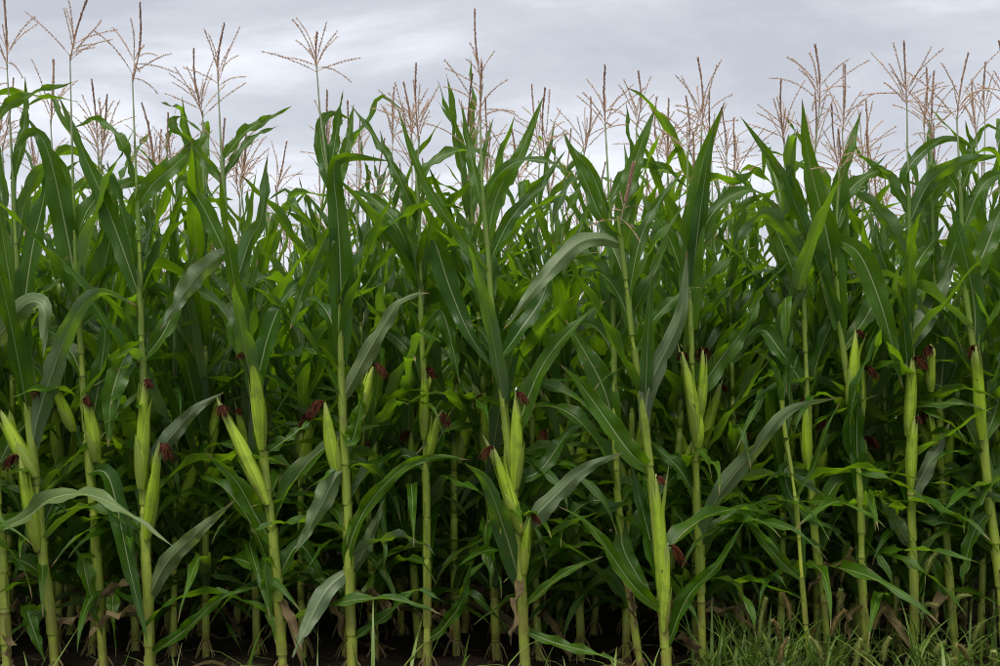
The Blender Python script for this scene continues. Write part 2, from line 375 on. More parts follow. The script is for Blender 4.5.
# ---- ears
def ear_meshes(base, tip, R, rng, silk_side, nb=3, silk_len=0.055, silk_n=80):
    base, tip = Vector(base), Vector(tip); A = tip - base; Ln = A.length; A.normalize()
    X = A.cross(Vector((0.3, 1, 0.1))).normalized(); Y = A.cross(X)
    side = X * rng.uniform(-0.01, 0.01) * 0.8
    prof = ((0, 0.34), (0.04, 0.46), (0.15, 0.80), (0.30, 0.98), (0.45, 1.0), (0.62, 0.90), (0.78, 0.68), (0.90, 0.42), (0.97, 0.22), (1.0, 0.10))
    def pr(f): return float(np.interp(f, [p[0] for p in prof], [p[1] for p in prof]))
    def ctr(f): return base + A * (Ln * f) + side * math.sin(f * math.pi) * 1.2
    V, F, UV = [], [], []; sd = 14
    for i, (f, r) in enumerate(prof):
        for k in range(sd):
            an = 6.2832 * k / sd; rr = R * r * (1 + 0.035 * math.cos(an * 5 + 0.5))
            V.append(ctr(f) + (X * math.cos(an) + Y * math.sin(an)) * rr); UV.append((k / sd, f))
    for i in range(len(prof) - 1):
        for k in range(sd): F.append((i * sd + k, i * sd + (k + 1) % sd, (i + 1) * sd + (k + 1) % sd, (i + 1) * sd + k))
    F.append(tuple(range(sd))[::-1]); F.append(tuple(range((len(prof) - 1) * sd, len(prof) * sd)))
    body = new_mesh('ear', V, F, UV, ('husk',))
    husks = []
    a0 = rng.uniform(0, 6.28)
    for q in range(nb):
        V, F, UV = [], [], []; ac = a0 + q * 2.25; end = (0.52, 0.92, 1.10)[q % 3] * rng.uniform(0.88, 1.06); off = 0.0014 + 0.0010 * (nb - q)
        nf, nk = 10, 9; flare = rng.choice((.01, .02, .06, .12))
        for i in range(nf):
            f = i / (nf - 1) * end; span = 1.35 * (1 - (i / (nf - 1)) ** 3.2) + 0.02
            for k in range(nk):
                s = k / (nk - 1) * 2 - 1; an = ac + s * span
                rr = R * pr(min(f, 1.0)) + off + 0.0015 * (1 - s * s) + flare * max(0, f - 0.7)
                V.append(ctr(f) + (X * math.cos(an) + Y * math.sin(an)) * rr); UV.append((k / nk * 0.5 + q * 0.3, f))
        for i in range(nf - 1):
            for k in range(nk - 1): F.append((i * nk + k, i * nk + k + 1, (i + 1) * nk + k + 1, (i + 1) * nk + k))
        husks.append(new_mesh('husk_leaf', V, F, UV, ('sheath' if q == 0 else 'husk',)))
    # silk: a tuft of strands bending over to one side
    V, F, UV = [], [], []
    for q in range(silk_n):
        a = rng.uniform(0, 6.28); sp = rng.uniform(0.05, 0.38)
        d = (A + (X * math.cos(a) + Y * math.sin(a)) * sp * 0.8 + silk_side * 1.5).normalized()
        p = ctr(0.97) + (X * math.cos(a) + Y * math.sin(a)) * R * 0.12
        ln = silk_len * rng.uniform(0.45, 1.35); ns = 7; o = len(V); wv = Vector((rng.uniform(-1, 1), rng.uniform(-1, 1), rng.uniform(-1, 1))).normalized()
        for i in range(ns):
            t = i / (ns - 1); ww = d.cross(wv).normalized() * (0.0019 * (1 - 0.5 * t))
            V += [p - ww, p + ww]; UV += [(0, t), (1, t)]
            p = p + d * (ln / ns); d = (d + silk_side * 0.10 + Vector((rng.uniform(-.38, .38), rng.uniform(-.38, .38), -0.75))).normalized()
        for i in range(ns - 1): F.append((o + 2 * i, o + 2 * i + 1, o + 2 * i + 3, o + 2 * i + 2))
    silk = new_mesh('silk', V, F, UV, ('silk',))
    return body, husks, silk
def build_ear(parent, base, tip, R, rng, silk_side=None, husk=True, name='ear'):
    s = silk_side if silk_side is not None else Vector((rng.uniform(-1, 1), rng.uniform(-1, 0.3), 0)).normalized() * 0.5
    b, hs, sk = ear_meshes(base, tip, R, rng, s, 3, rng.uniform(0.045, 0.105))
    o = add(name, b, parent)
    for h in hs: add('husk_leaf', h, o)
    add('silk', sk, o)
    return o

# ---- tassels
def spikelets(path, rng, step, size, V, F, per=2, spread=0.45):
    T = tangents(path); n = len(path); s = [0]
    for i in range(1, n): s.append(s[-1] + (path[i] - path[i - 1]).length)
    d = step; ph = rng.uniform(0, 6)
    while d < s[-1]:
        i = max(0, min(n - 2, int(np.searchsorted(s, d) - 1))); f = (d - s[i]) / max(1e-6, s[i + 1] - s[i])
        p = path[i].lerp(path[i + 1], f); t = T[i]
        a = t.cross(Vector((0.31, 0.52, 0.8))).normalized(); b = t.cross(a)
        for k in range(per):
            an = ph + k * 6.283 / per + rng.uniform(-.5, .5); r = a * math.cos(an) + b * math.sin(an)
            dr = (t + r * (spread + rng.uniform(-.15, .25))).normalized(); ln = size * rng.uniform(0.75, 1.25)
            tip = p + dr * ln; mid = p + dr * ln * 0.42; x = dr.cross(t).normalized() * ln * 0.17; y = dr.cross(x).normalized() * ln * 0.17
            o = len(V); V += [p, mid + x, mid + y, mid - x, mid - y, tip]
            F += [(o, o + 2, o + 1), (o, o + 3, o + 2), (o, o + 4, o + 3), (o, o + 1, o + 4), (o + 5, o + 1, o + 2), (o + 5, o + 2, o + 3), (o + 5, o + 3, o + 4), (o + 5, o + 4, o + 1)]
        ph += 1.9; d += step * rng.uniform(0.8, 1.2)
def stemtube(path, r0, r1, V, F, sides=5):
    v, f, u = tube(path, [r0 + (r1 - r0) * i / (len(path) - 1) for i in range(len(path))], sides); o = len(V); V += v; F += [tuple(x + o for x in q) for q in f]
def tassel_meshes(base, tip, rng, nbr=9, blen=0.17, openness=1.0, droop=0.3, fat=1.0):
    base, tip = Vector(base), Vector(tip); A = (tip - base); Ln = A.length; A.normalize()
    bow = Vector((rng.uniform(-1, 1), rng.uniform(-1, 1), 0)) * 0.012
    path = [base + A * Ln * (i / 9) + bow * math.sin(i / 9 * 3.14) for i in range(10)]
    V, F = [], []; stemtube(path, 0.0028, 0.0010, V, F)
    spikelets(path[3:], rng, 0.0058, 0.0115 * fat, V, F, 5 if fat == 1 else 8, 0.34 * fat ** .5)
    spike = new_mesh('tassel', V, F, None, ('spike',), None, False)
    br = []
    X = A.cross(Vector((0, 1, 0.2))).normalized(); Y = A.cross(X); ph = rng.uniform(0, 6.28)
    for q in range(nbr):
        f = 0.02 + 0.30 * (q / max(1, nbr - 1)) * rng.uniform(0.85, 1.1); an = ph + q * 2.4 + rng.uniform(-.5, .5)
        r = X * math.cos(an) + Y * math.sin(an); ang = math.radians(rng.uniform(14, 74)) * openness * (1.1 - 0.8 * f)
        d = (A * math.cos(ang) + r * math.sin(ang)).normalized(); ln = blen * rng.uniform(0.45, 1.2) * (1 - 0.5 * f)
        p = path[0] + A * Ln * f; pp = [p]; dr = droop * rng.uniform(0.2, 1.4)
        for i in range(8):
            p = p + d * (ln / 8); pp.append(p); d = (d + Vector((rng.uniform(-.05, .05), rng.uniform(-.05, .05), -0.10 * dr)) + r * 0.02).normalized()
        V, F = [], []; stemtube(pp, 0.0013, 0.0005, V, F, 4); spikelets(pp[1:], rng, 0.0058, 0.0090, V, F, 2, 0.5)
        br.append((V, F))
    return spike, br
def build_tassel(parent, base, tip, rng, split=True, **k):
    sp, br = tassel_meshes(base, tip, rng, **k)
    o = add('tassel', sp, parent)
    if split:
        for V, F in br: add('branch', new_mesh('branch', V, F, None, ('tassel',), None, False), o)
    else:
        V, F = [], []
        for v, f in br:
            n = len(V); V += v; F += [tuple(x + n for x in q) for q in f]
        add('tassel_branches', new_mesh('tassel_branches', V, F, None, ('tassel',), None, False), o)
    return o

# ------------------------------------------------------------------ ground
def gh(x, y):
    if abs(x) > 5.4 or y < 2.6 or y > 10: return 0.0
    return 0.03 * noise.noise(Vector((x * 2.2, y * 2.2, 0.3))) + 0.018 * noise.noise(Vector((x * 8, y * 8, 1.7))) + 0.008 * noise.noise(Vector((x * 22, y * 22, 4.1)))
xs = np.concatenate([[-900, -200, -60, -20, -9], np.linspace(-5.4, 5.4, 217), [9, 20, 60, 200, 900]])
ys = np.concatenate([[-200, -50, -10, 0, 1.5], np.linspace(2.6, 10, 150), [13, 25, 60, 200, 1200]])
V = [(x, y, gh(x, y)) for y in ys for x in xs]; nx = len(xs)
F = [(j * nx + i, j * nx + i + 1, (j + 1) * nx + i + 1, (j + 1) * nx + i) for j in range(len(ys) - 1) for i in range(nx - 1)]
g = add('ground', new_mesh('ground', V, F, None, ('soil',))); g['kind'] = 'structure'; g['label'] = 'dark brown field soil under the corn'

# ------------------------------------------------------------------ the front plants, read off the photograph
def P(px, py, Y): return Vector(((px - 500) / FPX * Y, Y, CAM_H - (py - HZ) / FPX * Y))

FRONT = []
def plant(label, Y, path, tassel=None, ears=(), leaves=(), k=1.0, fill=6, seed=0, tk=None): FRONT.append(dict(label=label, Y=Y, path=path, tassel=tassel, ears=ears, leaves=leaves, k=k, fill=fill, seed=seed, tk=tk or {}))
# leaf: ([(px, py) from stalk to tip], width in px, roll in degrees (0 = broad side to the road), twist, depth reached by the tip in metres)
plant('leftmost full corn plant, leaning left, two yellow-green ears one above the other', 3.70,
  [(56, 668), (50, 610), (43, 560), (36, 480), (30, 430), (21, 337), (15, 235), (12, 170), (6, 62)], (4, -2),
  [(36, 478, 0, 410, .030, 'l'), (38, 552, 19, 455, .026, 'l')],
  [([(35, 450), (40, 410), (72, 322), (100, 292), (138, 306)], 24, 10, 40, -.15), ([(28, 420), (20, 340), (5, 250), (-6, 170)], 26, 15, 20, .05),
   ([(16, 250), (30, 190), (70, 150), (110, 180)], 20, 40, 30, .2), ([(20, 330), (32, 250), (45, 190), (44, 140)], 24, 20, -20, .1),
   ([(45, 575), (20, 560), (-10, 552)], 22, 20, 10, -.1), ([(48, 600), (36, 615), (28, 612), (45, 662)], 18, 10, 30, -.1),
   ([(12, 180), (20, 150), (26, 110), (25, 76)], 12, 10, 30, .1), ([(40, 530), (60, 500), (84, 552)], 20, 25, 20, .12)], seed=1)
plant('corn plant cut by the left photo edge, one long pale top-lit leaf arching right', 3.62,
  [(8, 668), (3, 585), (-6, 480), (-16, 330), (-22, 200), (-26, 90)], (-28, 10), [],
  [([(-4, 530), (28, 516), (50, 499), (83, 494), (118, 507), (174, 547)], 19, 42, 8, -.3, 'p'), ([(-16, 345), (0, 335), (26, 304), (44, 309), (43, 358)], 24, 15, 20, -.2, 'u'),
   ([(-22, 170), (0, 115), (32, 94), (78, 81)], 14, 35, 20, -.1), ([(-24, 130), (0, 95), (40, 96), (82, 102)], 11, 50, 20, .1)], seed=2, fill=2)
plant('corn plant left of the tall upright ear, with drooping broad leaves and slim shoots', 3.75,
  [(104, 668), (97, 560), (93, 500), (88, 440), (82, 340), (78, 250), (76, 166), (75, 58)], (87, -1),
  [(74, 432, 50, 383, .022, 'l'), (97, 462, 84, 398, .026, 'r')],
  [([(81, 300), (66, 230), (48, 152), (31, 131), (12, 156)], 28, 8, 10, -.1), ([(79, 262), (70, 200), (58, 160), (18, 108)], 14, 30, 10, .1),
   ([(90, 470), (110, 480), (130, 570), (148, 643)], 22, 12, 25, -.2), ([(97, 560), (84, 560), (92, 600), (103, 640)], 18, 30, 30, -.1),
   ([(78, 240), (95, 200), (140, 180), (165, 195)], 20, 35, 30, .15), ([(80, 320), (100, 280), (112, 220), (108, 160)], 24, 30, 25, .1),
   ([(88, 440), (96, 400), (104, 345), (107, 300)], 22, 20, 30, .05), ([(84, 380), (70, 350), (45, 330), (20, 350)], 20, 30, 30, .15)], seed=3)
plant('corn plant with one big upright ear and a smaller leaning red-silked ear below it', 3.66,
  [(150, 668), (148, 600), (146, 553), (143, 480), (142, 380), (140, 330), (137, 240), (133, 170), (128, 70)], (140, 4),
  [(141, 490, 145, 378, .028, 'r'), (147, 540, 160, 444, .025, 'r')],
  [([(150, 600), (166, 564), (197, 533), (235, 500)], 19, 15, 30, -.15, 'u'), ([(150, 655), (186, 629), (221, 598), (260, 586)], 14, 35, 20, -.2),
   ([(137, 205), (152, 185), (175, 165), (213, 130)], 22, 15, 15, .05), ([(136, 300), (112, 220), (83, 152), (57, 92)], 22, 20, 20, .1),
   ([(140, 345), (128, 352), (112, 395), (108, 447)], 26, 10, 20, -.15), ([(137, 270), (150, 230), (150, 190), (170, 160)], 16, 35, 30, .2),
   ([(134, 190), (120, 140), (95, 120), (70, 130)], 14, 45, 20, .1), ([(141, 360), (165, 330), (185, 280), (196, 245)], 20, 20, 40, .1),
   ([(143, 470), (168, 440), (195, 410), (224, 392)], 18, 20, 40, .12, 'u')], seed=4)
plant('corn plant with a fat pale ear leaning far left and another ear upright', 3.66,
  [(284, 668), (275, 560), (268, 500), (258, 420), (243, 350), (231, 280), (226, 235), (219, 150), (215, 76)], (224, 25),
  [(262, 450, 250, 347, .027, 'l'), (267, 505, 219, 406, .030, 'r')],
  [([(271, 545), (258, 520), (236, 481), (206, 453)], 24, 10, 25, -.15), ([(226, 250), (205, 268), (186, 290), (160, 330)], 21, 15, 20, -.15, 'u'),
   ([(227, 262), (202, 205), (183, 180), (175, 205)], 20, 20, 30, -.1), ([(222, 180), (190, 142), (173, 126), (182, 117), (204, 134)], 15, 25, 40, .1),
   ([(220, 158), (245, 132), (270, 118), (292, 106)], 13, 30, 20, .1), ([(221, 175), (250, 140), (280, 125)], 10, 40, 20, .2),
   ([(232, 290), (250, 240), (262, 215), (268, 150)], 18, 25, 30, .1), ([(262, 455), (285, 440), (305, 425), (312, 420)], 14, 40, 20, .1),
   ([(275, 570), (266, 560), (268, 600), (276, 645)], 16, 40, 20, -.1), ([(245, 360), (238, 330), (246, 300), (258, 260)], 24, 15, 20, .12),
   ([(276, 580), (300, 545), (326, 586)], 20, 25, 20, .1), ([(250, 395), (270, 330), (290, 290), (318, 268)], 24, 25, 30, .1)], seed=5)
plant('corn plant with a broad upright leaf folded at its top and a small pale ear', 3.68,
  [(353, 668), (350, 600), (347, 500), (344, 430), (342, 380), (340, 330), (336, 240), (330, 180), (322, 115), (319, 70)], (317, 33),
  [(338, 478, 325, 402, .025, 'l'), (362, 418, 374, 365, .022, 'r')],
  [([(341, 365), (341, 290), (338, 220), (334, 168), (346, 157), (390, 161)], 28, 5, 5, -.12), ([(331, 185), (335, 140), (343, 90)], 14, 15, 10, .05),
   ([(334, 205), (346, 150), (354, 103)], 14, 10, 10, .1), ([(330, 190), (322, 150), (321, 125), (333, 113), (352, 120)], 16, 20, 20, .15),
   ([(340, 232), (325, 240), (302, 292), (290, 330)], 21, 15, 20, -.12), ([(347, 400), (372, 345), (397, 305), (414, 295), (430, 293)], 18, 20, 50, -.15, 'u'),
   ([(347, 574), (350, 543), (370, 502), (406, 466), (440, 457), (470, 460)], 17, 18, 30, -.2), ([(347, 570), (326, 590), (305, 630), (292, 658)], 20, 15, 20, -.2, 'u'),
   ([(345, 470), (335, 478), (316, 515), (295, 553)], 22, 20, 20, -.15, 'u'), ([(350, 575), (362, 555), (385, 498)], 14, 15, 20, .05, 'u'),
   ([(352, 640), (388, 614), (416, 590), (448, 604)], 13, 40, 20, -.1), ([(344, 430), (352, 440), (362, 400), (362, 380)], 18, 30, 30, -.1)], seed=6)
plant('corn plant between folded-leaf plant and double-eared plant, ears hugging a thin stalk', 3.82,
  [(427, 668), (427, 560), (426, 480), (424, 400), (421, 320), (419, 240), (416, 180), (410, 130)], (404, 84),
  [(424, 440, 426, 368, .022, 'r'), (427, 462, 438, 414, .020, 'r')],
  [([(420, 265), (432, 238), (450, 288), (470, 335), (498, 374)], 26, 8, 15, -.15), ([(423, 330), (440, 310), (452, 345), (460, 385)], 20, 15, 30, -.05),
   ([(430, 645), (445, 625), (461, 602), (472, 560)], 15, 25, 30, -.1), ([(418, 220), (400, 180), (385, 150), (380, 130)], 14, 25, 20, .1),
   ([(420, 280), (400, 230), (375, 200), (350, 190)], 20, 25, 30, .15), ([(424, 390), (408, 350), (380, 330), (365, 350)], 20, 20, 40, .1),
   ([(417, 190), (435, 160), (470, 150), (500, 160)], 15, 40, 30, .1), ([(426, 470), (405, 455), (392, 470), (384, 520)], 18, 30, 20, .1)], seed=7, k=.85)
plant('corn plant with bundled pale ears at mid-stalk and bright red-brown silk tufts', 3.64,
  [(526, 668), (522, 600), (518, 540), (511, 470), (501, 380), (493, 320), (487, 240), (482, 180), (480, 112)], (482, 64),
  [(515, 490, 516, 392, .026, 'r'), (521, 534, 493, 446, .023, 'l'), (524, 575, 531, 514, .016, 'r')],
  [([(530, 535), (549, 502), (584, 470), (624, 452)], 21, 15, 30, -.15, 'u'), ([(528, 608), (563, 574), (604, 556)], 12, 35, 20, -.15),
   ([(520, 588), (506, 535), (486, 482), (464, 463)], 27, 12, 20, -.2), ([(519, 630), (556, 643), (590, 652), (626, 664)], 13, 30, 20, -.2),
   ([(487, 240), (497, 195), (521, 152), (544, 95)], 18, 10, 10, .05), ([(489, 262), (510, 220), (540, 185), (566, 150)], 16, 20, 10, .1),
   ([(490, 275), (450, 222), (420, 172), (397, 107)], 15, 20, 15, .05), ([(484, 210), (478, 190), (468, 140), (461, 100)], 13, 20, 15, .1),
   ([(510, 450), (540, 370), (575, 325), (606, 300)], 24, 12, 20, .05), ([(497, 360), (520, 330), (545, 290), (548, 240)], 20, 25, 30, .1),
   ([(494, 330), (475, 280), (460, 250), (440, 250)], 20, 25, 30, .1), ([(483, 190), (510, 165), (540, 160), (575, 175)], 12, 50, 20, -.1),
   ([(514, 480), (540, 470), (570, 430), (590, 425)], 20, 25, 20, .15)], seed=8)
plant('nearest corn plant, thin stalk with dark folded tassel tucked among leaves, two low ears', 3.55,
  [(668, 668), (662, 600), (656, 530), (650, 470), (640, 390), (632, 340), (625, 280), (619, 235), (617, 218)], (633, 165),
  [(662, 605, 656, 474, .023, 'r'), (664, 632, 668, 543, .020, 'd')],
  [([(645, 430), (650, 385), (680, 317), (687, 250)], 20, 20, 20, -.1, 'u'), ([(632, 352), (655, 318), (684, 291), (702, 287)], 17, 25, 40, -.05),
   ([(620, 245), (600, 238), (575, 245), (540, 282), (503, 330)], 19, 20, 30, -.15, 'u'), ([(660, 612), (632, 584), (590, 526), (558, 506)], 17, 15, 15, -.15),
   ([(668, 650), (687, 598), (718, 564), (745, 520)], 16, 25, 20, -.2), ([(644, 470), (628, 450), (585, 390), (560, 364)], 26, 10, 15, -.1),
   ([(619, 238), (622, 215), (634, 165), (656, 106)], 22, 8, 8, .1), ([(660, 600), (655, 560), (640, 500), (630, 460)], 22, 20, 20, .1),
   ([(628, 300), (640, 240), (660, 200), (682, 172)], 16, 20, 20, .1), ([(618, 240), (600, 215), (585, 180), (563, 131)], 15, 15, 15, .08)],
  seed=9, k=.9, tk=dict(nbr=7, openness=1.7, droop=1.3, blen=.13, fat=1.5))
plant('slim corn plant just left of the nearest one, leaning left towards its top', 3.72,
  [(642, 668), (628, 580), (620, 520), (615, 430), (614, 330), (612, 250), (609, 180), (606, 120)], (605, 66), [],
  [([(616, 425), (600, 380), (566, 320)], 30, 10, 10, .05), ([(616, 519), (624, 550), (640, 580), (657, 612)], 20, 10, 20, -.15),
   ([(614, 300), (620, 260), (628, 232), (640, 230), (660, 255)], 13, 25, 30, .05), ([(613, 280), (590, 260), (560, 250), (545, 270)], 18, 35, 30, .1),
   ([(610, 220), (590, 170), (572, 150), (563, 131)], 14, 15, 20, .1), ([(609, 200), (630, 170), (660, 165), (690, 190)], 14, 35, 20, .15),
   ([(620, 510), (595, 500), (570, 515), (555, 540)], 16, 40, 20, .05), ([(614, 350), (640, 300), (660, 260), (668, 220)], 22, 25, 20, .1)], seed=10, k=.8)
plant('corn plant carrying a cluster of slender pointed ears under one tall broad leaf', 3.80,
  [(703, 668), (700, 560), (697, 500), (695, 430), (692, 360), (690, 280), (688, 200), (688, 150)], (686, 97),
  [(697, 448, 682, 352, .024, 'n'), (698, 452, 694, 400, .020, 'n'), (700, 420, 703, 350, .020, 'n')],
  [([(692, 330), (691, 250), (702, 165), (725, 101)], 29, 8, 8, -.08), ([(698, 548), (716, 500), (755, 450), (790, 410), (842, 397)], 19, 22, 30, -.25, 'u'),
   ([(691, 300), (670, 240), (650, 210), (640, 190)], 18, 25, 20, .1), ([(694, 400), (720, 360), (750, 320), (760, 290)], 24, 20, 20, .1),
   ([(690, 260), (715, 210), (750, 190), (780, 210)], 20, 30, 30, .1), ([(700, 560), (725, 520), (760, 520), (785, 560)], 18, 30, 20, .1),
   ([(698, 500), (680, 470), (660, 450), (650, 440)], 18, 30, 20, .1), ([(689, 220), (710, 180), (740, 180), (770, 160)], 14, 30, 20, .1)], seed=11, k=.95)
plant('thin leggy corn shoot without ears beside the foxtail grass', 3.75,
  [(810, 650), (803, 590), (796, 500), (787, 440), (783, 400)], None, [],
  [([(796, 500), (812, 470), (826, 430), (840, 402)], 7, 30, 20, -.05), ([(787, 440), (790, 410), (790, 380), (800, 350)], 7, 30, 20, .05), ([(784, 404), (780, 385), (772, 362), (756, 352)], 8, 20, 20, -.05), ([(784, 402), (785, 378), (790, 350), (793, 322)], 7, 20, 20, .03),
   ([(805, 590), (800, 540), (780, 500), (742, 508)], 9, 30, 20, .1), ([(803, 580), (780, 560), (755, 530), (738, 505)], 14, 20, 20, -.05)], seed=12, k=.48, fill=0)
plant('corn plant with an open tassel left of the two tall pointed leaves, lower leaves drooping', 3.90,
  [(828, 650), (824, 600), (815, 540), (809, 450), (806, 380), (803, 300), (803, 220), (812, 160), (817, 102)], (815, 46),
  [(808, 470, 806, 400, .022, 'n')],
  [([(809, 470), (785, 470), (800, 510), (845, 535)], 18, 20, 20, -.1), ([(803, 230), (790, 190), (765, 150), (740, 116)], 13, 15, 15, .05),
   ([(803, 260), (780, 225), (760, 215), (730, 250)], 20, 25, 20, -.1), ([(804, 300), (785, 250), (770, 220), (755, 205)], 22, 20, 20, .1),
   ([(803, 210), (790, 170), (793, 140), (797, 126)], 11, 20, 20, .1), ([(806, 390), (780, 350), (760, 330), (735, 360)], 22, 20, 30, .1),
   ([(812, 520), (840, 480), (850, 500), (860, 560)], 18, 25, 20, .05)], seed=13, k=.85)
plant('corn plant with two tall pointed upright leaves above a slim pale ear', 3.86,
  [(868, 652), (862, 580), (860, 500), (852, 420), (846, 380), (839, 330), (834, 260), (834, 200), (836, 170)], (838, 130),
  [(849, 405, 856, 330, .022, 'r'), (862, 420, 864, 368, .014, 'r')],
  [([(839, 330), (828, 240), (809, 160), (802, 99)], 30, 6, 6, -.06), ([(838, 300), (838, 210), (845, 165), (862, 109)], 24, 12, 10, .05),
   ([(838, 240), (860, 255), (882, 308), (903, 388)], 25, 12, 15, -.08), ([(860, 470), (850, 440), (853, 400), (870, 350), (884, 322)], 14, 30, 40, -.1),
   ([(860, 500), (857, 440), (858, 400), (857, 380)], 19, 15, 10, -.1), ([(836, 230), (850, 190), (880, 170), (900, 180)], 18, 25, 20, .15),
   ([(862, 580), (848, 560), (842, 540), (830, 520)], 14, 40, 20, .1), ([(835, 280), (810, 230), (790, 215), (770, 240)], 20, 30, 20, .15),
   ([(842, 350), (870, 310), (885, 270), (888, 230)], 20, 25, 20, .15)], seed=14, k=.85)
plant('straight corn plant with stacked ears and tall bushy tassel near the right', 3.88,
  [(915, 655), (913, 560), (910, 480), (909, 380), (908, 300), (907, 200), (905, 150), (904, 102)], (904, 42),
  [(908, 436, 912, 358, .024, 'r'), (911, 488, 915, 416, .023, 'r'), (931, 392, 932, 347, .016, 'l')],
  [([(908, 225), (930, 182), (962, 162), (1004, 155)], 20, 15, 15, -.1), ([(907, 195), (908, 168), (940, 140), (966, 143), (971, 158)], 13, 25, 30, .05),
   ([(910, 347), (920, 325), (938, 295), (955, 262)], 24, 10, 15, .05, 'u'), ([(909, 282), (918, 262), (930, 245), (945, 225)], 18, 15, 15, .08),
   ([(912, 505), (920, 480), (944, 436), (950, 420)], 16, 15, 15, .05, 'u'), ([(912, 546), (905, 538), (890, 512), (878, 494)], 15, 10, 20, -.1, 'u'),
   ([(908, 260), (890, 225), (870, 200), (845, 190)], 20, 20, 20, .05), ([(907, 215), (890, 180), (870, 165), (850, 140)], 14, 30, 20, .1),
   ([(909, 320), (895, 290), (880, 250), (875, 220)], 22, 25, 20, .15), ([(913, 580), (930, 560), (940, 590), (950, 630)], 15, 25, 20, .05)], seed=15, k=.9,
   tk=dict(nbr=14))
plant('bare-stemmed corn plant between the stacked-ear plant and the right-edge plant', 3.95,
  [(956, 656), (948, 560), (942, 470), (940, 400), (938, 330), (936, 250), (935, 180), (936, 130)], (934, 72), [(941, 470, 928, 410, .015, 'l')],
  [([(943, 470), (955, 470), (970, 500), (984, 538)], 16, 20, 20, -.05), ([(938, 300), (950, 260), (960, 220), (958, 180)], 20, 20, 20, .1),
   ([(937, 280), (925, 240), (915, 210), (900, 190)], 18, 25, 20, .1), ([(940, 400), (955, 370), (960, 340), (958, 310)], 20, 20, 20, .1),
   ([(948, 560), (930, 545), (922, 560), (918, 590)], 12, 30, 20, .05), ([(936, 200), (955, 170), (985, 150), (1010, 160)], 14, 30, 20, .1)], seed=16, k=.85)
plant('corn plant at the right photo edge, swollen ear hugging its stalk', 3.80,
  [(1008, 660), (1000, 580), (990, 500), (983, 420), (975, 340), (968, 280), (966, 200), (965, 150), (964, 110)], (968, 54),
  [(982, 440, 976, 346, .024, 'n')],
  [([(976, 352), (975, 310), (966, 260), (950, 200)], 24, 10, 10, -.05), ([(968, 290), (985, 250), (1005, 200), (1020, 190)], 24, 15, 15, .05),
   ([(966, 230), (980, 190), (1000, 175), (1030, 185)], 18, 20, 15, .05), ([(984, 440), (996, 410), (1004, 370), (1000, 340)], 22, 20, 20, .05),
   ([(990, 510), (975, 530), (966, 560), (962, 592)], 16, 20, 20, -.05), ([(967, 215), (955, 185), (935, 175), (905, 235)], 16, 30, 20, .05),
   ([(966, 190), (972, 160), (970, 140), (965, 120)], 13, 20, 20, .05)], seed=17)

